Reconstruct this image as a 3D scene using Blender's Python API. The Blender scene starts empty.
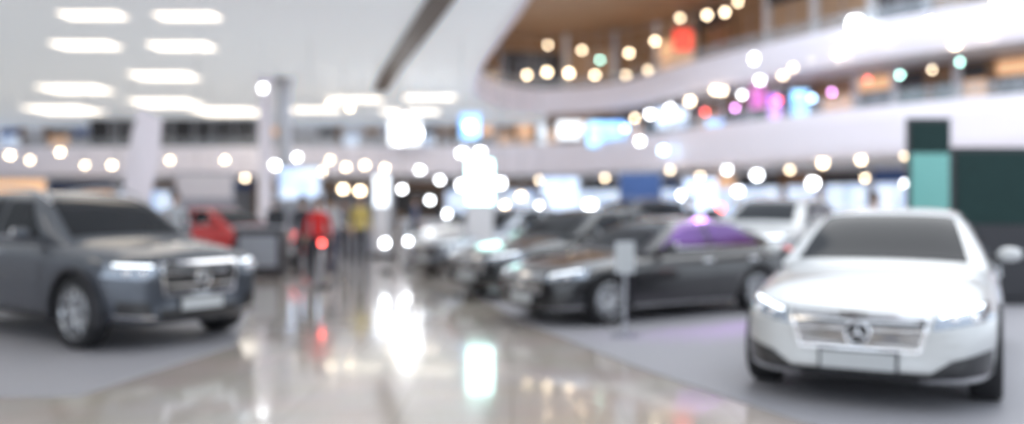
import bpy, bmesh, math, random
from mathutils import Vector, Matrix
from mathutils.bvhtree import BVHTree
random.seed(7)
DOF = True
F=900.0; CH=1.5; HZ=205.0
sc=bpy.context.scene
def X(px,D): return (px-512.0)/F*D
def Z(py,D): return CH+(HZ-py)/F*D
# ------------------------------------------------------------ materials
def mat(name,col,rough=.5,metal=0,coat=0,emit=None,es=0,noise=0,nscale=8,alpha=1,trans=0,bump=0,spec=.5):
    m=bpy.data.materials.new(name); m.use_nodes=True
    nt=m.node_tree; b=nt.nodes['Principled BSDF']
    c=(col[0],col[1],col[2],1)
    b.inputs['Base Color'].default_value=c
    b.inputs['Roughness'].default_value=rough
    b.inputs['Metallic'].default_value=metal
    b.inputs['Specular IOR Level'].default_value=spec
    b.inputs['Coat Weight'].default_value=coat
    b.inputs['Coat Roughness'].default_value=.04
    b.inputs['Alpha'].default_value=alpha
    b.inputs['Transmission Weight'].default_value=trans
    if emit:
        b.inputs['Emission Color'].default_value=(emit[0],emit[1],emit[2],1)
        b.inputs['Emission Strength'].default_value=es
    if noise or bump:
        tc=nt.nodes.new('ShaderNodeTexCoord'); n=nt.nodes.new('ShaderNodeTexNoise')
        n.inputs['Scale'].default_value=nscale; n.inputs['Detail'].default_value=4
        nt.links.new(tc.outputs['Object'],n.inputs['Vector'])
        if noise:
            mx=nt.nodes.new('ShaderNodeMix'); mx.data_type='RGBA'
            mx.inputs[6].default_value=tuple(max(0,v*(1-noise)) for v in col)+(1,)
            mx.inputs[7].default_value=tuple(min(1,v*(1+noise)) for v in col)+(1,)
            nt.links.new(n.outputs['Fac'],mx.inputs[0]); nt.links.new(mx.outputs[2],b.inputs['Base Color'])
        if bump:
            bp=nt.nodes.new('ShaderNodeBump'); bp.inputs['Strength'].default_value=bump
            nt.links.new(n.outputs['Fac'],bp.inputs['Height']); nt.links.new(bp.outputs['Normal'],b.inputs['Normal'])
    return m
def screen_mat(name,c1,c2,es,scale=1.5):
    m=mat(name,c1,.3,emit=c1,es=es); nt=m.node_tree;b=nt.nodes['Principled BSDF']
    tc=nt.nodes.new('ShaderNodeTexCoord'); n=nt.nodes.new('ShaderNodeTexVoronoi'); n.inputs['Scale'].default_value=scale
    mx=nt.nodes.new('ShaderNodeMix'); mx.data_type='RGBA'
    mx.inputs[6].default_value=c1+(1,); mx.inputs[7].default_value=c2+(1,)
    nt.links.new(tc.outputs['Object'],n.inputs['Vector']); nt.links.new(n.outputs['Distance'],mx.inputs[0])
    nt.links.new(mx.outputs[2],b.inputs['Emission Color']); nt.links.new(mx.outputs[2],b.inputs['Base Color'])
    return m
def paint(name,col,metal=.5,rough=.3):
    return mat(name,col,rough,metal,1.0,noise=.06,nscale=300)
M={}
M['white']=mat('white_plaster',(.80,.79,.81),.6,noise=.02,nscale=2)
M['fascia']=mat('fascia_white',(.80,.77,.84),.35,noise=.02,nscale=1,emit=(.88,.84,.97),es=.10)  # faint self-glow added to brighten the bands; they are no lamp
M['ceil']=mat('ceiling_white_fill_glow',(.82,.87,.93),.7,noise=.02,nscale=1,emit=(.85,.93,1),es=.24)  # plain ceiling; bluish glow put into the material to brighten it
M['brown']=mat('brown_timber',(.30,.17,.09),.5,noise=.3,nscale=3)
M['tan']=mat('tan_soffit',(.46,.30,.19),.6,noise=.15,nscale=2)
M['dark']=mat('dark_trim',(.02,.02,.025),.4,noise=.2)
M['darkbrown']=mat('dark_brown_trim',(.10,.07,.055),.5,noise=.2)
M['rubber']=mat('rubber',(.015,.015,.017),.7,bump=.1,nscale=60)
M['alloy']=mat('alloy',(.5,.51,.53),.25,.9,noise=.05)
M['chrome']=mat('chrome',(.8,.8,.82),.12,1,noise=.03)
M['cglass']=mat('car_glass',(.018,.020,.024),.08,0,0,noise=.2,nscale=1,spec=.12)
M['vglass']=mat('car_glass_violet_reflection',(.14,.06,.24),.10,.5,.3,noise=.6,nscale=3)  # violet reflections put into the glass colour itself
M['lens']=mat('headlamp_lens',(.30,.34,.40),.08,.6,1,noise=.2,nscale=30)
M['led']=mat('led_strip',(1,1,1),.3,emit=(.85,.93,1),es=2.4,noise=.01)
M['tail']=mat('tail_lens',(.4,.01,.01),.15,0,1,emit=(1,.05,.03),es=1.2,noise=.1)
M['grille']=mat('grille_black',(.012,.012,.014),.3,0,.5,noise=.2)
M['plate']=mat('number_plate',(.50,.52,.53),.4,noise=.03)
M['glass']=mat('balustrade_glass',(.55,.62,.68),.05,0,noise=.02,alpha=.22)
M['steel']=mat('steel',(.5,.51,.55),.3,.9,noise=.06)
M['shopw']=mat('shop_warm',(.6,.34,.18),.4,emit=(1,.60,.34),es=.6,noise=.5,nscale=.8)
M['shopb']=screen_mat('shop_cool',(.85,.93,1.),(.35,.5,.8),.9)
M['shopd']=mat('shop_dark',(.05,.045,.05),.35,0,0,noise=.5,nscale=.8)
M['shopg']=mat('shop_green',(.07,.15,.13),.3,noise=.4,nscale=.8)
M['blue_led']=screen_mat('blue_screen',(.45,.8,1.),(.1,.35,1.),2.2)
M['violet_led']=screen_mat('violet_screen',(.75,.45,1.),(.45,.1,.9),1.8)
M['white_led']=mat('white_screen',(.8,.85,.9),.3,emit=(.88,.94,1),es=1.6,noise=.1)
M['red_led']=mat('red_sign',(.8,.05,.03),.3,emit=(1,.08,.05),es=1.2,noise=.1)
M['teal_led']=mat('teal_lightbox',(.5,.9,.85),.3,emit=(.62,1,.93),es=4.8,noise=.05)
M['panel']=mat('ceiling_panel',(1,1,1),.4,emit=(1,.90,.76),es=2.4,noise=.01)
M['pink']=screen_mat('magenta_banner',(1,.35,.7),(.3,.05,.4),.8)
M['bluebox']=mat('blue_banner',(.06,.13,.35),.5,noise=.3)
M['greyclad']=mat('grey_cladding',(.36,.38,.43),.4,noise=.1)
for k,c in dict(lw=(1,.78,.52),lc=(.93,.96,1),lb=(.4,.68,1),lr=(1,.06,.04),lt=(.5,1,.85),lp=(.9,.35,1)).items():
    M[k]=mat('bulb_'+k,(1,1,1),.4,emit=c,es=12,noise=.01)
# ------------------------------------------------------------ builder
class B:
    def __init__(s): s.v=[];s.f=[];s.m=[];s.mats=[]
    def mi(s,k):
        mm=M[k] if isinstance(k,str) else k
        if mm not in s.mats: s.mats.append(mm)
        return s.mats.index(mm)
    def add(s,vs,fs,k):
        o=len(s.v); s.v+=[tuple(v) for v in vs]; i=s.mi(k)
        for f in fs: s.f.append([o+a for a in f]); s.m.append(i)
    def box(s,lo,hi,k,mx=None):
        vs=[Vector((x,y,z)) for x in(lo[0],hi[0]) for y in(lo[1],hi[1]) for z in(lo[2],hi[2])]
        if mx: vs=[mx@v for v in vs]
        s.add(vs,[(0,1,3,2),(4,6,7,5),(0,4,5,1),(2,3,7,6),(0,2,6,4),(1,5,7,3)],k)
    def cyl(s,a,b,r,k,r2=None,n=12):
        a=Vector(a);b=Vector(b); r2=r if r2 is None else r2
        d=(b-a).normalized(); u=d.orthogonal().normalized(); w=d.cross(u)
        vs=[]
        for i in range(n):
            t=2*math.pi*i/n; e=u*math.cos(t)+w*math.sin(t); vs+=[a+e*r,b+e*r2]
        fs=[(2*i,2*((i+1)%n),2*((i+1)%n)+1,2*i+1) for i in range(n)]
        fs+=[tuple(2*i for i in range(n))[::-1],tuple(2*i+1 for i in range(n))]
        s.add(vs,fs,k)
    def sph(s,c,r,k,n=12,h=8,sc_=(1,1,1),mx=None):
        vs=[];fs=[]
        for j in range(h+1):
            p=math.pi*j/h
            for i in range(n):
                t=2*math.pi*i/n
                v=Vector((math.sin(p)*math.cos(t)*r*sc_[0],math.sin(p)*math.sin(t)*r*sc_[1],math.cos(p)*r*sc_[2]))
                if mx: v=mx@v
                vs.append(Vector(c)+v)
        for j in range(h):
            for i in range(n):
                fs.append((j*n+i,(j+1)*n+i,(j+1)*n+(i+1)%n,j*n+(i+1)%n))
        s.add(vs,fs,k)
    def lathe(s,prof,c,axis,k,n=40):  # prof (radius, along)
        c=Vector(c);d=Vector(axis).normalized();u=d.orthogonal().normalized();w=d.cross(u)
        m=len(prof);vs=[]
        for i in range(n):
            t=2*math.pi*i/n;e=u*math.cos(t)+w*math.sin(t)
            vs+=[c+e*p[0]+d*p[1] for p in prof]
        fs=[(i*m+j,((i+1)%n)*m+j,((i+1)%n)*m+j+1,i*m+j+1) for i in range(n) for j in range(m-1)]
        s.add(vs,fs,k)
    def obj(s,name,parent=None,smooth=False,bevel=0,angle=None):
        me=bpy.data.meshes.new(name); me.from_pydata(s.v,[],s.f)
        for m in s.mats: me.materials.append(m)
        for p,i in zip(me.polygons,s.m): p.material_index=i; p.use_smooth=smooth
        bm=bmesh.new();bm.from_mesh(me);bmesh.ops.recalc_face_normals(bm,faces=bm.faces);bm.to_mesh(me);bm.free()
        me.update()
        o=bpy.data.objects.new(name,me); sc.collection.objects.link(o)
        if parent: o.parent=parent
        if bevel:
            md=o.modifiers.new('bevel','BEVEL'); md.width=bevel; md.segments=2; md.limit_method='ANGLE'
        return o
def empty(name,loc=(0,0,0),rot=0):
    e=bpy.data.objects.new(name,None); sc.collection.objects.link(e); e.location=loc; e.rotation_euler=(0,0,rot); e.empty_display_size=.2
    return e
def bake(o):
    dg=bpy.context.evaluated_depsgraph_get(); dg.update()
    me=bpy.data.meshes.new_from_object(o.evaluated_get(dg)); o.modifiers.clear(); o.data=me; return o
# ------------------------------------------------------------ CAR
RING=[(0,0),(.6,0),(.93,.03),(.985,.16),(1.0,.42),(1.0,.66),(.965,.84),(.86,.95),(.45,.99),(0,1)]
def loft(rings,name,k,sub=2):
    b=B(); n=len(rings[0]); vs=[v for r in rings for v in r]; fs=[]
    for i in range(len(rings)-1):
        for j in range(n): fs.append((i*n+j,i*n+(j+1)%n,(i+1)*n+(j+1)%n,(i+1)*n+j))
    fs.append(tuple(range(n))[::-1]); fs.append(tuple((len(rings)-1)*n+j for j in range(n)))
    b.add(vs,fs,k); o=b.obj(name,smooth=True)
    md=o.modifiers.new('s','SUBSURF'); md.levels=sub; md.render_levels=sub
    return bake(o)
def bvh_of(o):
    me=o.data; return BVHTree.FromPolygons([v.co.copy() for v in me.vertices],[list(p.vertices) for p in me.polygons])
def patch(b,bvh,axis,c4,k,n=10,m=8,off=.006,sgn=1):
    """drape a quad panel (corners in the two free axes) on the car surface"""
    grid={};vs=[]
    for i in range(n+1):
        for j in range(m+1):
            u=i/n;v=j/m
            p=[(c4[0][t]*(1-u)+c4[1][t]*u)*(1-v)+(c4[3][t]*(1-u)+c4[2][t]*u)*v for t in(0,1)]
            if axis=='x': o=Vector((-2,p[0],p[1])) if sgn>0 else Vector((9,p[0],p[1])); d=Vector((sgn,0,0))
            elif axis=='y': o=Vector((p[0],3*sgn,p[1])); d=Vector((0,-sgn,0))
            else: o=Vector((p[0],p[1],4)); d=Vector((0,0,-1))
            h=bvh.ray_cast(o,d)
            if h[0] is None: continue
            nn=h[1]
            if nn.dot(d)>0: nn=-nn
            grid[i,j]=len(vs); vs.append(h[0]+nn*off)
    fs=[]
    for i in range(n):
        for j in range(m):
            q=[(i,j),(i+1,j),(i+1,j+1),(i,j+1)]
            if all(t in grid for t in q):
                P=[vs[grid[t]] for t in q]
                if max((P[a]-P[(a+1)%4]).length for a in range(4))<.35: fs.append([grid[t] for t in q])
    if vs: b.add(vs,fs,k)
SED=dict(L=4.85,W=1.86,belt=.96,hwb=.84,tum=.52,wx=(.86,3.72),wr=.335,
 st=[(0,.58,.60,.30),(.05,.72,.69,.21),(.2,.84,.755,.17),(.55,.90,.83,.16),(1.0,.925,.90,.16),(1.5,.93,.965,.17),(2.4,.93,.975,.17),(3.3,.93,.99,.17),(3.9,.925,1.02,.18),(4.4,.89,1.03,.2),(4.7,.82,1.01,.25),(4.81,.70,.92,.32),(4.85,.58,.8,.38)],
 gh=[(1.35,.93),(1.55,1.0),(1.85,1.17),(2.2,1.345),(2.5,1.42),(2.95,1.44),(3.4,1.40),(3.9,1.25),(4.3,1.08),(4.5,1.0)],
 wsx=(1.52,2.30),rwx=(3.6,4.3),
 side=[((1.82,1.01),(2.78,1.01),(2.78,1.36),(2.38,1.345)),((2.85,1.01),(3.85,1.03),(3.4,1.32),(2.85,1.36))],seams=[1.62,2.81,3.75],
 hl=((.48,.585),(.86,.65),(.82,.755),(.51,.69)),gr=((-.40,.43),(.40,.43),(.46,.665),(-.46,.665)),bars=4,bt=.011,plate=.35,
 intk=[((.40,.235),(.85,.27),(.85,.45),(.60,.38)),((-.43,.20),(.43,.20),(.50,.285),(-.50,.285))],clad=False)
SUV=dict(L=4.7,W=1.92,belt=1.10,hwb=.87,tum=.40,wx=(.88,3.75),wr=.375,
 st=[(0,.66,.80,.36),(.05,.80,.92,.27),(.2,.89,1.0,.24),(.6,.94,1.05,.23),(1.1,.955,1.10,.23),(1.5,.96,1.13,.24),(2.5,.96,1.14,.24),(3.8,.955,1.17,.24),(4.3,.93,1.16,.26),(4.55,.88,1.10,.3),(4.66,.78,1.02,.34),(4.7,.66,.92,.42)],
 gh=[(1.15,1.06),(1.35,1.14),(1.65,1.33),(1.95,1.52),(2.3,1.625),(2.9,1.66),(3.6,1.64),(4.1,1.56),(4.4,1.34),(4.62,1.12)],
 wsx=(1.36,2.1),rwx=(4.15,4.52),
 side=[((1.72,1.17),(2.62,1.17),(2.62,1.54),(2.15,1.52)),((2.69,1.17),(3.55,1.18),(3.5,1.54),(2.69,1.55)),((3.62,1.19),(4.2,1.24),(3.98,1.5),(3.58,1.53))],seams=[1.5,2.65,3.58],
 hl=((.50,.72),(.90,.76),(.86,.90),(.52,.88)),gr=((-.42,.56),(.42,.56),(.46,.88),(-.46,.88)),bars=2,bt=.010,plate=.46,
 intk=[((.52,.34),(.84,.38),(.84,.52),(.60,.50)),((-.45,.30),(.45,.30),(.48,.43),(-.48,.43))],clad=True)
def car(name,P,col,loc,ang,rim='alloy',bars='chrome',scale=1,glass='cglass'):
    """ang: heading, degrees from -Y toward +X"""
    a=math.radians(ang); h=Vector((math.sin(a),-math.cos(a)))
    E=empty(name,(loc[0],loc[1],.014),math.atan2(-h.y,-h.x)); E.scale=(scale,)*3
    rings=[]
    for (x,hw,zt,zb) in P['st']:
        half=[(u*hw,zb+t*(zt-zb)) for u,t in RING]
        full=[(y,z) for y,z in half]+[(-y,z) for y,z in half[-2:0:-1]]
        rings.append([(x+ (abs(y)**2*.16 if x<.3 else 0),y,z) for y,z in full])
    body=loft(rings,'body',col)
    hb,tm,bz=P['hwb'],P['tum'],P['belt']
    rg=[]
    for i,(x,zt) in enumerate(P['gh']):
        taper=1-.10*max(0,(x-3.2)/1.4)**2-.06*max(0,(2-x)/.8)**2
        ys=lambda z:(hb-(max(z,bz)-bz)*tm)*taper
        z3=zt-.06; zm=(bz+z3)/2 if z3>bz else z3
        half=[(0,bz-.16),(ys(bz)*.97,bz-.16),(ys(bz),min(bz,zt-.05)),(ys(zm),max(zm,min(bz,zt-.05))),(ys(z3),z3),(ys(zt)-.09,zt-.012),(.32,zt),(0,zt+.004)]
        full=half+[(-y,z) for y,z in half[-2:0:-1]]
        rg.append([(x,y,z) for y,z in full])
    cab=loft(rg,'cabin',col); cab.parent=E
    bb=bvh_of(body); cb=bvh_of(cab)
    # wheel arches
    R=P['wr']+.055; W2=P['W']/2
    cut=B()
    for wx in P['wx']:
        for s in(1,-1): cut.cyl((wx,s*(W2-.30),P['wr']),(wx,s*(W2+.3),P['wr']),R,'dark',n=36)
    co=cut.obj('cut'); md=body.modifiers.new('b','BOOLEAN'); md.object=co; md.solver='EXACT'; md.operation='DIFFERENCE'
    bake(body); bpy.data.objects.remove(co)
    body.data.materials.clear(); body.data.materials.append(col); body.data.materials.append(M['dark'])
    for p in body.data.polygons:
        c=p.center; p.material_index=0; p.use_smooth=True
        for wx in P['wx']:
            d=math.hypot(c.x-wx,c.z-P['wr'])
            if (abs(d-R)<.012 and abs(p.normal.y)<.5) or (d<R and abs(abs(c.y)-(W2-.30))<.01): p.material_index=1
        if c.z<P['st'][4][3]+.03 : p.material_index=1
    body.parent=E
    g=B()  # glazing
    x0,x1=P['wsx']
    patch(g,cb,'z',((x0,-.68),(x1,-.54),(x1,.54),(x0,.68)),'cglass',12,14)
    x0,x1=P['rwx']; patch(g,cb,'z',((x0,-.50),(x1,-.58),(x1,.58),(x0,.50)),'cglass',10,14)
    for q in P['side']:
        for s in(1,-1): patch(g,cb,'y',q,glass,12,8,sgn=s)
    g.obj('windows',E,True)
    t=B()
    for q in P['hl']and[P['hl']]:
        for s in(1,-1):
            qq=[(y*s,z) for y,z in q]
            patch(t,bb,'x',qq,'lens',12,6,.008)
            l0=[(q[3][0]+.02,q[3][1]-.03),(q[2][0]-.03,q[2][1]-.03),(q[2][0]-.03,q[2][1]-.012),(q[3][0]+.02,q[3][1]-.012)]
            patch(t,bb,'x',[(y*s,z) for y,z in l0],'led',10,2,.014)
            for fx in(.35,.68):
                y=q[0][0]+(q[1][0]-q[0][0])*fx; z=(q[0][1]+q[2][1])/2-.01
                hh=bb.ray_cast(Vector((-2,y*s,z)),Vector((1,0,0)))
                if hh[0]: t.sph(hh[0]+Vector((.012,0,0)),.042,'chrome',10,8)
            zt=P['st'][-3][2]
            patch(t,bb,'x',[(.46*s,zt-.16),(.82*s,zt-.16),(.80*s,zt-.04),(.50*s,zt-.05)],'tail',8,5,.008,-1)
    t.obj('lamps',E,True)
    f=B(); gq=P['gr']; bt=P['bt']
    patch(f,bb,'x',gq,'grille',14,8,.006)
    for i in range(P['bars']):
        z=gq[0][1]+(gq[2][1]-gq[0][1])*(i+.7)/(P['bars']+.4)
        patch(f,bb,'x',[(-.42,z-bt),(.42,z-bt),(.42,z+bt),(-.42,z+bt)],bars,14,1,.016)
    w=.014 # surround
    for aa,cc in((gq[0],gq[1]),(gq[3],gq[2])):
        patch(f,bb,'x',[(aa[0],aa[1]-w),(cc[0],cc[1]-w),(cc[0],cc[1]+w),(aa[0],aa[1]+w)],bars,14,1,.014)
    for s in(1,-1):
        patch(f,bb,'x',[(s*(abs(gq[0][0])-w),gq[0][1]),(s*(abs(gq[0][0])+w),gq[0][1]),(s*(abs(gq[2][0])+w),gq[2][1]),(s*(abs(gq[2][0])-w),gq[2][1])],bars,1,8,.014)
    zc=(gq[0][1]+gq[2][1])/2; hh=bb.ray_cast(Vector((-2,0,zc)),Vector((1,0,0)))[0]
    f.lathe([(0,.004),(.085,.004),(.085,.016)],hh+Vector((-.03,0,0)),(1,0,0),'grille',24)
    f.lathe([(.075,0),(.084,-.008),(.093,0),(.084,.008),(.075,0)],hh+Vector((-.03,0,0)),(1,0,0),'chrome',24)
    for i in range(3):
        an=math.pi/2+i*2*math.pi/3; f.cyl(hh+Vector((-.03,0,0)),hh+Vector((-.03,math.cos(an)*.08,math.sin(an)*.08)),.012,'chrome',r2=.004,n=6)
    q=P['intk'][0]
    for s in(1,-1):
        patch(f,bb,'x',[(y*s,z) for y,z in q],'grille',8,6,.006)
        patch(f,bb,'x',[(q[0][0]*s,q[0][1]-.01),(q[1][0]*s,q[1][1]-.01),(q[1][0]*s,q[1][1]+.008),(q[0][0]*s,q[0][1]+.008)],bars,8,1,.012)
    patch(f,bb,'x',P['intk'][1],'grille',12,4,.006)
    z=P['plate']; hp=bb.ray_cast(Vector((-2,0,z)),Vector((1,0,0)))[0]
    f.box((hp.x-.025,-.25,z-.06),(hp.x-.008,.25,z+.06),'plate')
    f.box((hp.x-.012,-.27,z-.075),(hp.x+.02,.27,z+.075),'dark')
    f.box((P['L']-.01,-.25,.62),(P['L']+.012,.25,.74),'plate')
    f.obj('front_grille_and_bumper',E)
    # seams, handles, mirrors, skirts
    d=B()
    for x in P['seams']:
        for s in(1,-1): patch(d,bb,'y',((x,.34),(x+.012,.34),(x+.012,bz-.04),(x,bz-.04)),'dark',1,12,.003,s)
    for s in(1,-1):
        for x in P['seams'][1:]:
            zz=bz-.14; hh=bb.ray_cast(Vector((x-.16,3*s,zz)),Vector((0,-s,0)))[0]
            d.box((x-.24,hh.y-.01,zz-.014),(x-.05,hh.y+.03*s,zz+.014),bars)
        z0=P['st'][4][3]
        patch(d,bb,'y',((P['wx'][0]+R+.03,z0+.03),(P['wx'][1]-R-.03,z0+.03),(P['wx'][1]-R-.03,z0+.10),(P['wx'][0]+R+.03,z0+.10)),'dark' if P['clad'] else bars,12,2,.01,s)
        patch(d,cb,'y',((P['side'][0][0][0],bz+.02),(P['side'][-1][1][0],bz+.04),(P['side'][-1][1][0],bz+.055),(P['side'][0][0][0],bz+.035)),bars,16,1,.009,s)
    if P['clad']:
        for wx in P['wx']:
            for s in(1,-1):
                yy=s*(W2+.006); n=22; vs=[]; fs=[]
                for i in range(n+1):
                    an=math.pi*(-.08+1.16*i/n)
                    for rr,dy in((R-.005,0),(R+.05,0),(R+.05,-.10),(R-.005,-.10)):
                        vs.append((wx+math.cos(an)*rr,yy+dy*s,P['wr']+math.sin(an)*rr))
                for i in range(n):
                    for j in range(4): fs.append((i*4+j,i*4+(j+1)%4,i*4+4+(j+1)%4,i*4+4+j))
                d.add(vs,fs,'dark')
        for s in(1,-1):
            pts=[(1.9+.0,1.50),(2.3,1.66),(3.0,1.70),(3.7,1.68),(4.1,1.60)]
            for p,q in zip(pts,pts[1:]): d.cyl((p[0],s*.60,p[1]),(q[0],s*.60,q[1]),.018,'chrome',n=8)
    d.obj('trim',E)
    mrr=B()
    for s in(1,-1):
        x=P['side'][0][0][0]+.08
        mrr.cyl((x,s*(hb-.06),bz+.04),(x-.03,s*(hb+.08),bz+.06),.025,'dark',n=8)
        mrr.sph((x-.03,s*(hb+.14),bz+.08),.085,col,14,10,(.75,1.15,.72))
        mrr.box((x+.028,s*(hb+.07),bz+.03),(x+.04,s*(hb+.22),bz+.13),'chrome')
    mrr.obj('side_mirrors',E,True)
    for wi,wx in enumerate(P['wx']):
        for s in(1,-1):
            w=B(); r=P['wr']; yc=s*(W2-.125); c=Vector((wx,yc,r)); ax=(0,s,0)
            w.lathe([(r*.70,-.10),(r*.93,-.115),(r*.99,-.095),(r,-.05),(r,.05),(r*.99,.095),(r*.93,.115),(r*.72,.10),(r*.70,.095)],c,ax,'rubber')
            w.lathe([(r*.71,.098),(r*.69,.105),(r*.655,.09),(r*.64,.03),(r*.62,-.09)],c,ax,rim)
            w.lathe([(0.0,.0),(r*.5,.0),(r*.5,-.03)],c,ax,'steel',24)
            w.lathe([(0,.085),(r*.14,.08),(r*.17,.06),(r*.17,.0)],c,ax,rim,20)
            for i in range(10):
                th=2*math.pi*(i//2)/5+(.17 if i%2 else -.17)
                dirv=Vector((math.cos(th),0,math.sin(th))); pn=Vector((-math.sin(th),0,math.cos(th)))
                a0=c+dirv*r*.12;a1=c+dirv*r*.67+pn*(.03 if i%2 else -.03); yo=Vector((0,s,0))
                vs=[a0+pn*.022+yo*.075,a0-pn*.022+yo*.075,a1-pn*.018+yo*.10,a1+pn*.018+yo*.10]
                vs+=[v-yo*.035 for v in vs]
                w.add(vs,[(0,1,2,3),(7,6,5,4),(0,4,5,1),(1,5,6,2),(2,6,7,3),(3,7,4,0)],rim)
            w.obj('wheel_%d'%(wi*2+(s>0)),E,True)
    return E
# ------------------------------------------------------------ PERSON
def person(name,loc,ang,shirt,trou,skin=(.55,.36,.26),hair=(.03,.02,.02),stride=.18,h=1.72,arm=.1,skirt=False):
    E=empty(name,(loc[0],loc[1],0.0),math.radians(ang)); k=h/1.72
    V=[];Ed=[];Rr=[]
    def v(p,r,par=None,r2=None):
        V.append(Vector(p)*k);Rr.append((r*k,(r2 or r)*k))
        if par is not None: Ed.append((par,len(V)-1))
        return len(V)-1
    pel=v((0,0,.95),.145,None,.11); sp=v((0,0,1.12),.12,pel,.095); ch=v((0,0,1.31),.15,sp,.11)
    nb=v((0,.005,1.445),.075,ch,.06); nk=v((0,0,1.50),.05,nb); jaw=v((0,-.02,1.565),.062,nk,.07); hd=v((0,-.005,1.64),.078,jaw,.092); tp=v((0,.005,1.70),.055,hd,.065)
    hands=[]
    for s in(1,-1):
        sh=v((s*.165,0,1.405),.058,ch); el=v((s*.235,.03,1.13),.042,sh); sw=stride*.5*s
        wr=v((s*.245,-.05-arm+sw*.4,.92+arm*.6),.027,el)
        pm=v((s*.245,-.08-arm*1.3+sw*.5,.845+arm*.7),.030,wr,.022); hands.append((s,Vector(V[wr]),Vector(V[pm])))
        hp=v((s*.09,0,.88),.092,pel); kn=v((s*.10,-.02-s*stride*.5,.49),.062,hp); an=v((s*.10,.02-s*stride,.10+.02*(s<0)),.042,kn); v((s*.115,-.13-s*stride,.042),.038,an)
    me=bpy.data.meshes.new('body'); me.from_pydata(V,Ed,[]); o=bpy.data.objects.new('body',me); sc.collection.objects.link(o)
    md=o.modifiers.new('skin','SKIN'); 
    for i,sv in enumerate(me.skin_vertices[0].data): sv.radius=Rr[i]; sv.use_root=(i==0)
    ms=o.modifiers.new('s','SUBSURF'); ms.levels=2; ms.render_levels=2; bake(o)
    mk=lambda n,c,r=.7: mat(n,c,r,noise=.12,nscale=20)
    ml=[mk('shirt',shirt),mk('trousers',trou),mk('skin',skin,.5),mk('hair',hair,.6),mk('shoes',(.03,.03,.03),.4)]
    for m in ml: o.data.materials.append(m)
    for p in o.data.polygons:
        c=p.center/k; p.use_smooth=True
        i=0
        if c.z<.97 and abs(c.x)<.21: i=1
        if c.z<.085: i=4
        if c.z>1.465: i=2
        if abs(c.x)>.19 and c.z<.97+arm*.6: i=2
        if c.z>1.60 and (c.y>.01 or c.z>1.70): i=3
        p.material_index=i
    o.parent=E
    b=B()
    b.sph(Vector((0,.018,1.675))*k,.103*k,ml[3],16,10,(.9,1.0,.98))
    b.obj('hair',E,True)
    fc=B()
    for s in(1,-1):
        fc.sph(Vector((s*.032,-.088,1.635))*k,.011*k,'plate',8,6); fc.sph(Vector((s*.032,-.097,1.635))*k,.006*k,'dark',6,6)
        fc.sph(Vector((s*.082,.0,1.62))*k,.022*k,ml[2],8,6,(.4,.8,1.2))
    fc.cyl(Vector((0,-.088,1.64))*k,Vector((0,-.112,1.605))*k,.007*k,ml[2],r2=.013*k,n=8)
    fc.sph(Vector((0,-.09,1.572))*k,.02*k,mk('lips',(.45,.18,.16)),10,6,(1,.4,.3))
    fc.obj('face',E,True)
    # fingers
    V=[];Ed=[];Rr=[];roots=[]
    for s,w,p in hands:
        d=(p-w).normalized(); f=Vector((0,-1,0)); f=(f-d*f.dot(d)).normalized()
        for i,(o_,ln) in enumerate(((-.026,.062),(-.009,.075),(.009,.07),(.026,.055))):
            base=p/k+f*-o_; a=len(V)
            for t,cv in((0,0),(.5,.006),(.8,.016),(1.05,.03)):
                V.append((base+d*(ln*t+.0)+Vector((-s*cv,0,0)))*k); Rr.append(.0085*k*(1-.2*t))
            Ed+=[(a,a+1),(a+1,a+2),(a+2,a+3)];roots.append(a)
        a=len(V); th=w/k+d*.03
        for t in(0,.5,1): V.append((th+f*(.02+.035*t)+d*(.045*t))*k); Rr.append(.010*k)
        Ed+=[(a,a+1),(a+1,a+2)];roots.append(a)
    me=bpy.data.meshes.new('fingers'); me.from_pydata(V,Ed,[]); o=bpy.data.objects.new('fingers',me); sc.collection.objects.link(o)
    o.modifiers.new('skin','SKIN')
    for i,sv in enumerate(me.skin_vertices[0].data): sv.radius=(Rr[i],Rr[i]); sv.use_root=(i in roots)
    ms=o.modifiers.new('s','SUBSURF'); ms.levels=1; ms.render_levels=1; bake(o); o.data.materials.append(ml[2]); o.parent=E
    return E
# ------------------------------------------------------------ SHELL
def floor_mat():
    m=mat('polished_tile',(.62,.58,.54),.11,0,.45); nt=m.node_tree;b=nt.nodes['Principled BSDF']
    tc=nt.nodes.new('ShaderNodeTexCoord'); br=nt.nodes.new('ShaderNodeTexBrick'); br.offset=0
    br.inputs['Scale'].default_value=1; br.inputs['Brick Width'].default_value=.8; br.inputs['Row Height'].default_value=.8
    br.inputs['Mortar Size'].default_value=.006
    br.inputs['Color1'].default_value=(.62,.55,.49,1);br.inputs['Color2'].default_value=(.56,.50,.445,1);br.inputs['Mortar'].default_value=(.42,.38,.34,1)
    nt.links.new(tc.outputs['Object'],br.inputs['Vector'])
    nz=nt.nodes.new('ShaderNodeTexNoise'); nz.inputs['Scale'].default_value=1.3; nz.inputs['Detail'].default_value=6
    nt.links.new(tc.outputs['Object'],nz.inputs['Vector'])
    mx=nt.nodes.new('ShaderNodeMix'); mx.data_type='RGBA'; mx.blend_type='MULTIPLY'; mx.inputs[0].default_value=.2
    nt.links.new(br.outputs['Color'],mx.inputs[6]); nt.links.new(nz.outputs['Color'],mx.inputs[7]); nt.links.new(mx.outputs[2],b.inputs['Base Color'])
    return m
M['tile']=floor_mat()
M['carpet']=mat('grey_carpet',(.34,.335,.36),.5,noise=.12,nscale=40,bump=.15)
b=B(); b.box((-36,-8,-.2),(40,66,0),'tile'); b.obj('floor')
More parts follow.
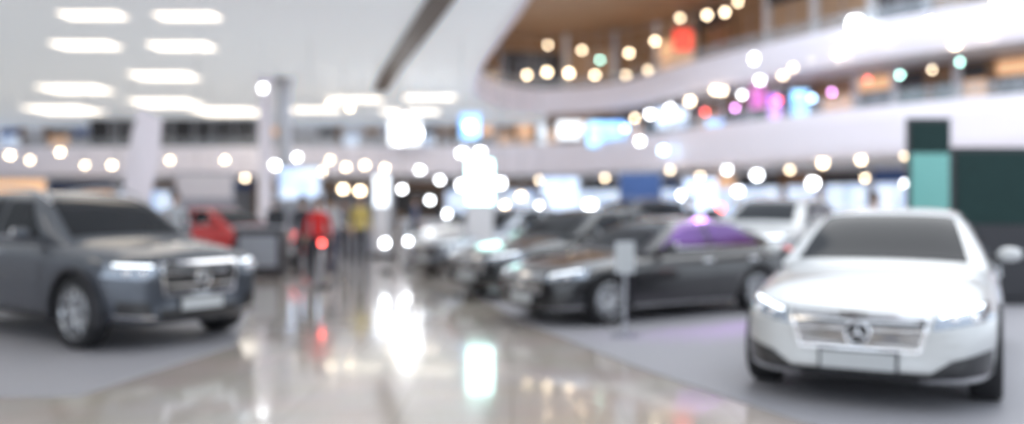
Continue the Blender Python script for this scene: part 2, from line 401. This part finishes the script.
def prism(poly,z0,z1,k,name):
    n=len(poly); b=B()
    b.add([(p[0],p[1],z0) for p in poly]+[(p[0],p[1],z1) for p in poly],[tuple(range(n)),tuple(range(n,2*n))]+[(i,(i+1)%n,n+(i+1)%n,n+i) for i in range(n)],k)
    return b.obj(name)
prism([(-14,6.6),(-3.4,7.05),(-2.95,9.6),(-4.0,14),(-14,16)],.001,.012,'carpet','carpet')
prism([(-.9,16.5),(.1,11.6),(1.15,8.3),(2.0,6.2),(2.9,4.6),(12,3.9),(16,16),(3,22)],.001,.012,'carpet','carpet')
def cr(pts,n=8):
    P=[Vector(p) for p in pts]; P=[P[0]*2-P[1]]+P+[P[-1]*2-P[-2]]; out=[]
    for i in range(1,len(P)-2):
        for j in range(n):
            t=j/n; a,b_,c,d=P[i-1:i+3]
            out.append(.5*((2*b_)+(-a+c)*t+(2*a-5*b_+4*c-d)*t*t+(-a+3*b_-3*c+d)*t**3))
    out.append(P[-2]); return out
C2=cr([(26,22),(17.1,30),(13.1,35),(9,43),(5.4,51.5),(0,56),(-9,57),(-22,57.5),(-35.9,58)])
C3=cr([(26,22),(17.1,30),(13.1,35),(9,43),(6,51),(2.2,54),(-.6,51),(-1.7,45),(-1.3,37),(.5,24),(2.2,10),(3.2,-7.9)])
def nrm(C):
    out=[]
    for i in range(len(C)):
        d=(C[min(i+1,len(C)-1)]-C[max(i-1,0)]).normalized(); out.append(Vector((d.y,-d.x)))
    return out
N2=nrm(C2);N3=nrm(C3)
def sweep(C,N,prof,k,name,parent=None,smooth=False):
    n=len(prof);b=B();vs=[]
    for p,q in zip(C,N): vs+=[(p.x+q.x*o,p.y+q.y*o,z) for o,z in prof]
    fs=[(i*n+j,i*n+(j+1)%n,(i+1)*n+(j+1)%n,(i+1)*n+j) for i in range(len(C)-1) for j in range(n)]
    fs+=[tuple(range(n)),tuple((len(C)-1)*n+j for j in range(n))]
    b.add(vs,fs,k); return b.obj(name,parent,smooth)
for C,N,z,h in((C2,N2,3.4,1.85),(C3,N3,7.0,1.5)):
    E=empty('gallery')
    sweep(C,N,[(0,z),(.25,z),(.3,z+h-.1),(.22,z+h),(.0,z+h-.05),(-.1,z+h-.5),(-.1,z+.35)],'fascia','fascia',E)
    lim=len(C) if z<5 else 41
    sweep(C[:lim],N[:lim],[(.24,z+.01),(8,z+.01),(8,z+.8),(.24,z+.8)],'white','slab',E)
    sweep(C,N,[(.12,z+h-.05),(.14,z+h-.05),(.14,z+h+.45),(.12,z+h+.45)],'glass','glass_balustrade',E)
    sweep(C,N,[(.09,z+h+.45),(.17,z+h+.45),(.17,z+h+.5),(.09,z+h+.5)],'steel','handrail',E)
# left hall ceiling (underside of level 3)
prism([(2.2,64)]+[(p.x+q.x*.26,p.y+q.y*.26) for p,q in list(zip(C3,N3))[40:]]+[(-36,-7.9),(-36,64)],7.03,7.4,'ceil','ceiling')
def strip(pts,w,z0,z1,k,name):
    C=[Vector(p) for p in pts]; return sweep(C,nrm(C),[(-w/2,z0),(w/2,z0),(w/2,z1),(-w/2,z1)],k,name)
strip([(-6.3,43),(-5.0,37),(-1.9,24),(.8,10),(1.9,-7)],.7,6.9,7.028,'darkbrown','trim_1')
# dark glazed clerestory above the far-left balustrade
b=B(); b.box((-27.2,57.9,4.3),(-16.4,58.05,7.02),'dark')
for i in range(9): b.box((-27.2+i*1.33,57.86,4.3),(-27.1+i*1.33,57.9,7.02),'greyclad')
b.obj('window_1')
# upper atrium ceiling
b=B(); b.box((-12,38,12.5),(40,70,12.8),'tan'); b.box((22,8,12.5),(40,38,12.8),'tan'); b.obj('ceiling_atrium')
# walls / storefronts
def wallrun(C,N,off,z0,z1,pal,name,step=3,darkrange=None,sign=('brown','tan','shopd','white','shopw','bluebox'),wall='white'):
    E=empty(name); b=B(); r=random.Random(z0+3)
    for i in range(0,len(C)-1,step):
        j=min(i+step,len(C)-1)
        a=C[i]+N[i]*off; c=C[j]+N[j]*off; d=(c-a); L=d.length
        if L<.3: continue
        ex=Vector((d.x,d.y,0)).normalized(); ey=Vector((ex.y,-ex.x,0))
        mx=Matrix(((ex.x,ey.x,0,a.x),(ex.y,ey.y,0,a.y),(0,0,1,0),(0,0,0,1)))
        dk=darkrange and darkrange[0]<(a.x+c.x)/2<darkrange[1]
        b.box((0,0,z0),(L,.3,z1),'dark' if dk else wall,mx)
        b.box((0,-.25,z0),(.3,0,z1),'dark' if dk else r.choice(['white','brown','steel']),mx)
        nsub=max(1,int(L/2.4)); w=(L-.3)/nsub; hh=z1-z0
        for q in range(nsub):
            x0=.3+q*w
            k='dark' if dk else r.choice(pal)
            b.box((x0+.1,-.08,z0+.1),(x0+w-.1,-.02,z0+hh*.74),k,mx)
            b.box((x0+.05,-.2,z0+hh*.76),(x0+w-.05,-.02,z0+hh*.94),'dark' if dk else r.choice(sign),mx)
            if not dk: b.box((x0+w/2-.03,-.12,z0+.1),(x0+w/2+.03,-.08,z0+hh*.74),'steel',mx)
            for t in range(3):
                hx=x0+.3+t*(w-.6)/2.5; b.box((hx,-.9,z0+.01),(hx+.5,-.3,z0+.9+.3*r.random()),r.choice(['brown','tan','shopd','shopd']),mx)
    b.obj('storefronts',E); return E
wallrun(C2,N2,7.7,0,3.38,['shopw','shopb','greyclad','shopd','shopb'],'wall_back')
wallrun(C2[:40],N2[:40],3.2,4.22,6.98,['shopw','brown','shopd','shopg','brown','shopw'],'wall_gallery',2,None,('brown','shopw','shopd','tan','brown'),'brown')
wallrun(C2[40:],N2[40:],4.9,4.22,6.98,['shopw','white','shopb'],'wall_gallery',1,(-28.7,-17.5))
wallrun(C3[:50],N3[:50],4.2,7.82,12.48,['shopw','brown','tan','brown','shopd'],'wall_gallery',3,None,('brown','tan','shopd','brown'),'tan')
b=B(); b.box((-36.3,-8,0),(-36,66,7.4),'white'); b.obj('wall_left')
# ceiling light panels
for i,(px,py) in enumerate([(93,15),(188,16),(86,45),(182,46),(76,89),(165,76),(64,110),(167,103),(228,112)]):
    D=F*5.5/(HZ-py); w=59/F*D/2; dd=6.5*D*D/(F*5.5)/2
    b=B(); x=X(px,D); b.box((x-w,D-dd,6.98),(x+w,D+dd,7.0),'panel'); b.box((x-w-.05,D-dd-.05,6.99),(x+w+.05,D+dd+.05,7.028),'white')
    b.obj('ceiling_light_panel')
for x,y,w,d in [(-4.2,46,1.3,.6),(-8.2,47,1.4,.7),(-6,53,1.7,.8),(-11.5,52,1.5,.8),(-12,10,1.1,1.1),(-6,10,1.1,1.1),(-12,2,1.1,1.1),(-6,2,1.1,1.1),(-2,3,1.1,1.1),(-7,18,1.1,1.1),(-13,18,1.1,1.1)]:
    b=B(); b.box((x-w,y-d,6.98),(x+w,y+d,7.0),'panel'); b.box((x-w-.05,y-d-.05,6.99),(x+w+.05,y+d+.05,7.028),'white'); b.obj('ceiling_light_panel')
# columns
E=empty('column',(X(275,39),39,0)); b=B()
for dx in(-.42,.42):
    b.lathe([(.0,0),(.42,0),(.42,.25),(.3,.3),(.3,6.6),(.38,6.8),(.45,7.0)],(dx,0,0),(0,0,1),'steel' if dx>0 else 'fascia',24)
b.obj('shafts',E,True)
# feather flag
def flag(px,D,h,w):
    b=B(); b.cyl((0,0,0),(0,0,h),.02,'steel'); b.lathe([(0,0),(.25,0),(.25,.05),(0,.06)],(0,0,0),(0,0,1),'dark',16)
    vs=[];n=14
    for i in range(n+1):
        t=i/n; z=.5+t*(h-.5); ww=w*(1-.45*t**3)
        for j in range(5): vs.append((.02+ww*j/4+.55*t*t-.35*(1-t)*j/4,.08*math.sin(j+t*4),z-.15*j/4*t*2))
    b.add(vs,[(i*5+j,i*5+j+1,i*5+j+6,i*5+j+5) for i in range(n) for j in range(4)],'fascia')
    o=b.obj('feather_flag',smooth=True); o.location=(X(px,D),D,0)
flag(118,24,4.1,1.05)
# totems / boards
def totem(name,px,D,w,z1,segs):
    E=empty(name,(X(px,D),D,.014)); b=B(); b.box((-w/2-.1,-.2,0),(w/2+.1,.2,.08),'dark'); b.box((-w/2,-.07,.08),(w/2,.07,z1),'dark' if segs[-1][1]=='dgreen' else 'greyclad')
    z=.1
    for fr,k in segs:
        zz=z+(z1-.15)*fr; b.box((-w/2+.03,-.09,z),(w/2-.03,-.071,zz-.02),k); z=zz
    b.obj('panel',E,bevel=.01)
M['teal']=mat('teal_graphic',(.14,.36,.34),.4,emit=(.2,.55,.5),es=.18,noise=.1)
M['dgreen']=mat('dark_green_graphic',(.012,.035,.033),.5,noise=.2,spec=.2)
totem('display_totem',928,15.5,.72,2.98,[(.45,'white'),(.36,'teal'),(.19,'dgreen')])
totem('display_board',990,13.5,1.15,2.35,[(.5,'dark'),(.5,'dgreen')])
totem('lightbox_totem',480,19,.6,2.5,[(.6,'white'),(.4,'teal_led')])
totem('lightbox_totem',382,26,.5,2.4,[(.6,'white'),(.4,'white_led')])
totem('display_board',300,30,1.4,2.8,[(.6,'greyclad'),(.4,'shopb')])
totem('display_board',205,25,1.6,2.4,[(.7,'greyclad'),(.3,'white')])
totem('display_board',20,26,1.6,2.3,[(.7,'shopd'),(.3,'shopw')])
totem('display_board',560,28,1.2,2.4,[(.5,'greyclad'),(.5,'shopb')])
totem('display_board',640,27,1.3,2.5,[(.6,'shopb'),(.4,'bluebox')])
totem('display_board',700,26,1.0,2.3,[(.5,'violet_led'),(.5,'shopb')])
# wall screens on gallery level
def screen(px,py,D,w,h,k,name='wall_screen'):
    b=B(); x=X(px,D); z=Z(py,D); b.box((x-w/2,D,z-h/2),(x+w/2,D+.1,z+h/2),k); b.box((x-w/2-.05,D+.02,z-h/2-.05),(x+w/2+.05,D+.14,z+h/2+.05),'dark')
    for s in(-1,1): b.cyl((x+s*w*.35,D+.08,z+h/2),(x+s*w*.35,D+.08,7.0 if z<7 else 12.48),.03,'steel',n=6)
    b.obj(name)
screen(607,134,52,2.2,1.4,'blue_led'); screen(570,130,53.5,1.5,1.0,'white_led'); screen(470,126,55.6,1.2,1.5,'blue_led')
screen(405,132,55.6,2.0,1.6,'white_led'); screen(683,40,50,1.0,1.1,'red_led','shop_sign'); screen(758,98,41,.7,1.0,'pink','shop_sign'); screen(800,105,38,.7,1.2,'blue_led','wall_screen')
screen(715,128,43,.8,.8,'blue_led'); screen(775,108,39.5,.5,1.1,'violet_led'); screen(672,118,46,1.6,1.0,'shopb')
# booths: counters
def desk(px,D,w,k='greyclad'):
    E=empty('reception_desk',(X(px,D),D,.014)); b=B(); b.box((-w/2,-.3,0),(w/2,.3,1.0),k); b.box((-w/2-.05,-.36,1.0),(w/2+.05,.36,1.05),'steel'); b.box((-w/2+.1,-.32,.2),(w/2-.1,-.305,.85),'greyclad')
    b.box((.1,-.05,1.05),(.5,.0,1.4),'dark'); b.obj('counter',E,bevel=.02)
for a in((352,27,1.2),(430,30,2.0,'white'),(262,19,1.0,'shopd'),(700,22.8,1.6),(860,20,2.0)): desk(*a)
# price sign stand beside the black car
E=empty('price_sign_stand',(X(625,10.2),10.2,.014)); b=B(); b.lathe([(0,0),(.17,0),(.17,.015),(.02,.03),(.018,.8)],(0,0,0),(0,0,1),'steel',20); b.box((-.10,-.02,.72),(.10,.0,1.06),'plate'); b.box((-.11,0,.71),(.11,.012,1.07),'steel'); b.obj('sign',E)
# ------------------------------------------------------------ lamps
Lm=B()
def Dc(px):
    T=[(400,57),(480,57),(540,54),(600,52.5),(700,43),(850,35),(1024,30)]
    for (a,d),(c,e) in zip(T,T[1:]):
        if a<=px<=c: return d+(e-d)*(px-a)/(c-a)
    return 57
def lamp(px,py,D,k,rho,top):
    x=X(px,D);z=Z(py,D);r=D*rho/F
    Lm.sph((x,D,z),r,k,12,8)
    if top is None or z<1.45:
        Lm.cyl((x,D,0.013),(x,D,z-r*.8),.02,'steel',n=6); Lm.cyl((x,D,.013),(x,D,.05),.15,'dark',n=12)  # low bulbs stand in for car lights and reflections; floor stand added
    else:
        Lm.cyl((x,D,z+r*.6),(x,D,z+r*1.5),r*.7,'steel',n=8)
        if top-z>r*1.5: Lm.cyl((x,D,z+r*1.5),(x,D,top),.015,'steel',n=5)
for px,py,k,rho in [(492,47,'lw',2.6),(507,45,'lw',2.6),(500,73,'lw',2.6),(527,75,'lw',2.2),(547,72,'lw',2.6),(569,73,'lw',2.8),(595,75,'lw',2.2),(626,75,'lw',2),(629,53,'lw',2.2),(655,41,'lw',2.2),(648,70,'lw',2.1),(582,50,'lw',1.8),(707,15,'lw',2.4),(725,12,'lw',2.4),(738,2,'lw',2),(680,18,'lw',1.8),(600,60,'lt',1.6),(548,45,'lw',1.6)]:
    lamp(px,py,Dc(px)+2,k,rho,12.48)
for px,py,k,rho in [(855,23,'lc',6.5),(930,22,'lw',3.5),(997,4,'lw',3.5),(887,37,'lw',3.2),(838,53,'lw',3.3),(757,59,'lc',5.5),(795,67,'lw',3.6),(760,80,'lc',3),(783,75,'lw',2.6),(715,90,'lw',2.6),(690,101,'lw',3),(722,91,'lw',2.6),(742,95,'lc',2.2),(955,45,'lw',2.6),(983,33,'lw',2.8),(812,60,'lw',2),(670,108,'lc',2.6),(650,114,'lc',3),(635,118,'lw',2),(444,95,'lw',3),(465,95,'lw',3.6),(485,95,'lw',3.6),(778,100,'lr',2),(812,98,'lb',2.2),(832,92,'lp',1.8),(900,75,'lt',2),(960,62,'lt',1.8),(932,70,'lw',1.6),(868,80,'lr',1.8),(705,112,'lr',1.8),(735,108,'lp',1.8),(625,128,'lb',2.2)]:
    lamp(px,py,Dc(px)-.5,k,rho,Z(py,Dc(px)-.5)+.5)
for px,py,k,rho in [(700,143,'lc',2.6),(663,150,'lb',3),(745,131,'lw',2),(715,132,'lb',3),(640,141,'lc',3),(953,145,'lc',4.2),(1009,140,'lw',3.2),(905,155,'lw',2.6),(861,160,'lw',2.8),(823,163,'lw',3.3),(813,183,'lc',4.6),(757,175,'lc',4),(738,191,'lc',3.6),(727,170,'lc',2.6),(700,176,'lw',2),(683,195,'lc',3.8),(655,203,'lb',3.2),(622,201,'lc',4.5),(590,205,'lc',4.5),(633,175,'lw',2),(560,190,'lc',2.6),(575,205,'lc',3),(720,208,'lr',3),(865,178,'lw',2),(905,183,'lc',2.2),(790,170,'lw',2),(670,170,'lw',1.8),(605,178,'lw',1.8),(540,180,'lw',2.2)]:
    D=min(Dc(px)+1.2,45); z=Z(py,D); lamp(px,py,D,k,rho,3.4 if z<3.3 else z+.4)
for px,py,D,k,rho in [(197,179,30,'lc',4.6),(263,88,30,'lc',3.2),(275,165,34,'lc',3.4),(297,157,36,'lc',2.6),(320,171,40,'lw',3.6),(343,189,35,'lw',3.2),(360,191,36,'lw',3.6),(377,190,36,'lw',3.6),(402,189,33,'lc',2.8),(430,200,36,'lc',2.6),(447,214,30,'lc',2.4),(462,153,38,'lc',3.6),(480,152,38,'lc',3.6),(462,185,30,'lc',4.2),(500,183,30,'lc',4.2),(521,196,34,'lw',2.8),(333,228,22,'lc',3.4),(385,243,20,'lc',3.4),(408,241,21,'lc',2.6),(298,234,22,'lr',3),(234,236,22,'lr',4),(322,243,16.2,'lr',2.2),(521,214,30,'lr',3.4),(346,167,44,'lw',2.2),(365,165,44,'lw',2.2),(330,160,46,'lw',2),(385,168,44,'lw',2.2),
  (10,155,44,'lw',2.6),(30,160,44,'lw',2),(60,152,44,'lw',2.4),(85,165,40,'lw',1.8),(112,165,40,'lw',2.2),(130,168,40,'lw',1.8),(170,160,42,'lw',2),(225,160,44,'lw',2),(210,190,40,'lw',1.8),(245,178,40,'lw',2),(310,200,30,'lc',2),(420,170,40,'lc',2.6),(440,180,40,'lc',2.6),(405,120,40,'lc',6),(400,138,40,'lc',6),(416,133,40,'lc',5),(395,115,44,'lw',2),(350,108,44,'lw',2),(330,105,44,'lw',2),(470,126,44,'lb',4.4),(210,212,30,'lw',1.8),(290,190,40,'lw',2),(540,205,34,'lc',2.4),(505,205,34,'lw',2.2),(490,220,28,'lc',2.6),(465,225,26,'lc',2.4)]:
    lamp(px,py,D,k,rho,7.03)
Lm.obj('spotlights',smooth=True)
# ------------------------------------------------------------ cars
pw=paint('paint_white',(.56,.57,.57),.15,.3); pg=paint('paint_grey',(.07,.08,.10),.7,.32); pb=paint('paint_black',(.008,.008,.010),.2,.2)
ps=paint('paint_silver',(.36,.39,.44),.7,.3); pr=paint('paint_red',(.62,.02,.02),.2,.3); pd=paint('paint_dark',(.012,.014,.016),.4,.25)
car('suv_car',SUV,pg,(-3.25,9.5),55,'alloy')
car('sedan_car',SED,pw,(2.50,6.52),-28,scale=1.02)
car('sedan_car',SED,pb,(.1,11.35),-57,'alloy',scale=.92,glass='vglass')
car('sedan_car',SED,pd,(-.75,14.3),-52,'alloy')
car('sedan_car',SED,ps,(-1.9,19.0),-50)
car('suv_car',SUV,pw,(4.3,17.3),-35)
car('sedan_car',SED,pr,(-5.3,22.0),60)
car('sedan_car',SED,ps,(-5.3,15.5),62)
car('sedan_car',SED,pw,(-2.6,24),-50)
car('suv_car',SUV,pd,(1.5,24),-50)
# ------------------------------------------------------------ people
pp=[(318,16.8,10,(.60,.02,.02),(.03,.03,.04)),(303,17.5,200,(.03,.03,.04),(.04,.04,.05)),(332,19,150,(.5,.5,.52),(.05,.05,.09)),(360,20.5,30,(.55,.42,.12),(.06,.06,.07)),
 (415,26,90,(.1,.12,.2),(.04,.04,.05)),(275,27,180,(.1,.1,.1),(.1,.1,.12)),(545,24,40,(.6,.6,.62),(.05,.05,.06)),(690,20,-60,(.1,.1,.12),(.05,.05,.06)),(875,17,30,(.7,.7,.72),(.06,.06,.08)),(175,17.5,20,(.5,.52,.55),(.04,.04,.05)),(345,22.5,0,(.08,.08,.1),(.05,.05,.06))]
for i,(px,D,a,s,t) in enumerate(pp):
    person('standing_person' if i%2 else 'walking_person',(X(px,D),D),a,s,t,stride=.02 if i%2 else .2,h=1.62+.03*(i%5),arm=.04+.06*(i%3))
# ------------------------------------------------------------ light / world / camera
w=bpy.data.worlds.new('World'); sc.world=w; w.use_nodes=True
w.node_tree.nodes['Background'].inputs[0].default_value=(.82,.90,1,1); w.node_tree.nodes['Background'].inputs[1].default_value=1.45
def area(name,loc,sx,sy,e,col=(1,.97,.93),rot=(0,0,0)):
    l=bpy.data.lights.new(name,'AREA'); l.shape='RECTANGLE'; l.size=sx; l.size_y=sy; l.energy=e; l.color=col
    o=bpy.data.objects.new(name,l); sc.collection.objects.link(o); o.location=loc; o.rotation_euler=rot
area('atrium_light',(9,16,12.3),10,16,800)
l=bpy.data.lights.new('violet_fill_spot','SPOT'); l.energy=1100; l.color=(.6,.2,1); l.spot_size=.26; l.shadow_soft_size=.3  # added lamp without a fixture, throws violet onto the black car
o=bpy.data.objects.new('violet_fill_spot',l); sc.collection.objects.link(o); o.location=(5.5,18,6); o.rotation_euler=(Vector((2.9,13.0,1.2))-Vector((5.5,18,6))).to_track_quat('-Z','Y').to_euler()
cam=bpy.data.cameras.new('camera'); co=bpy.data.objects.new('camera',cam); sc.collection.objects.link(co)
co.location=(0,0,CH); co.rotation_euler=(math.pi/2,0,0); cam.sensor_width=36; cam.lens=36*F/1024; cam.shift_y=-(212-HZ)/1024; cam.clip_end=300
if DOF:
    cam.dof.use_dof=True; cam.dof.focus_distance=2.6; cam.dof.aperture_fstop=.76
sc.camera=co
sc.view_settings.view_transform='Standard'
sc.view_settings.exposure=.3
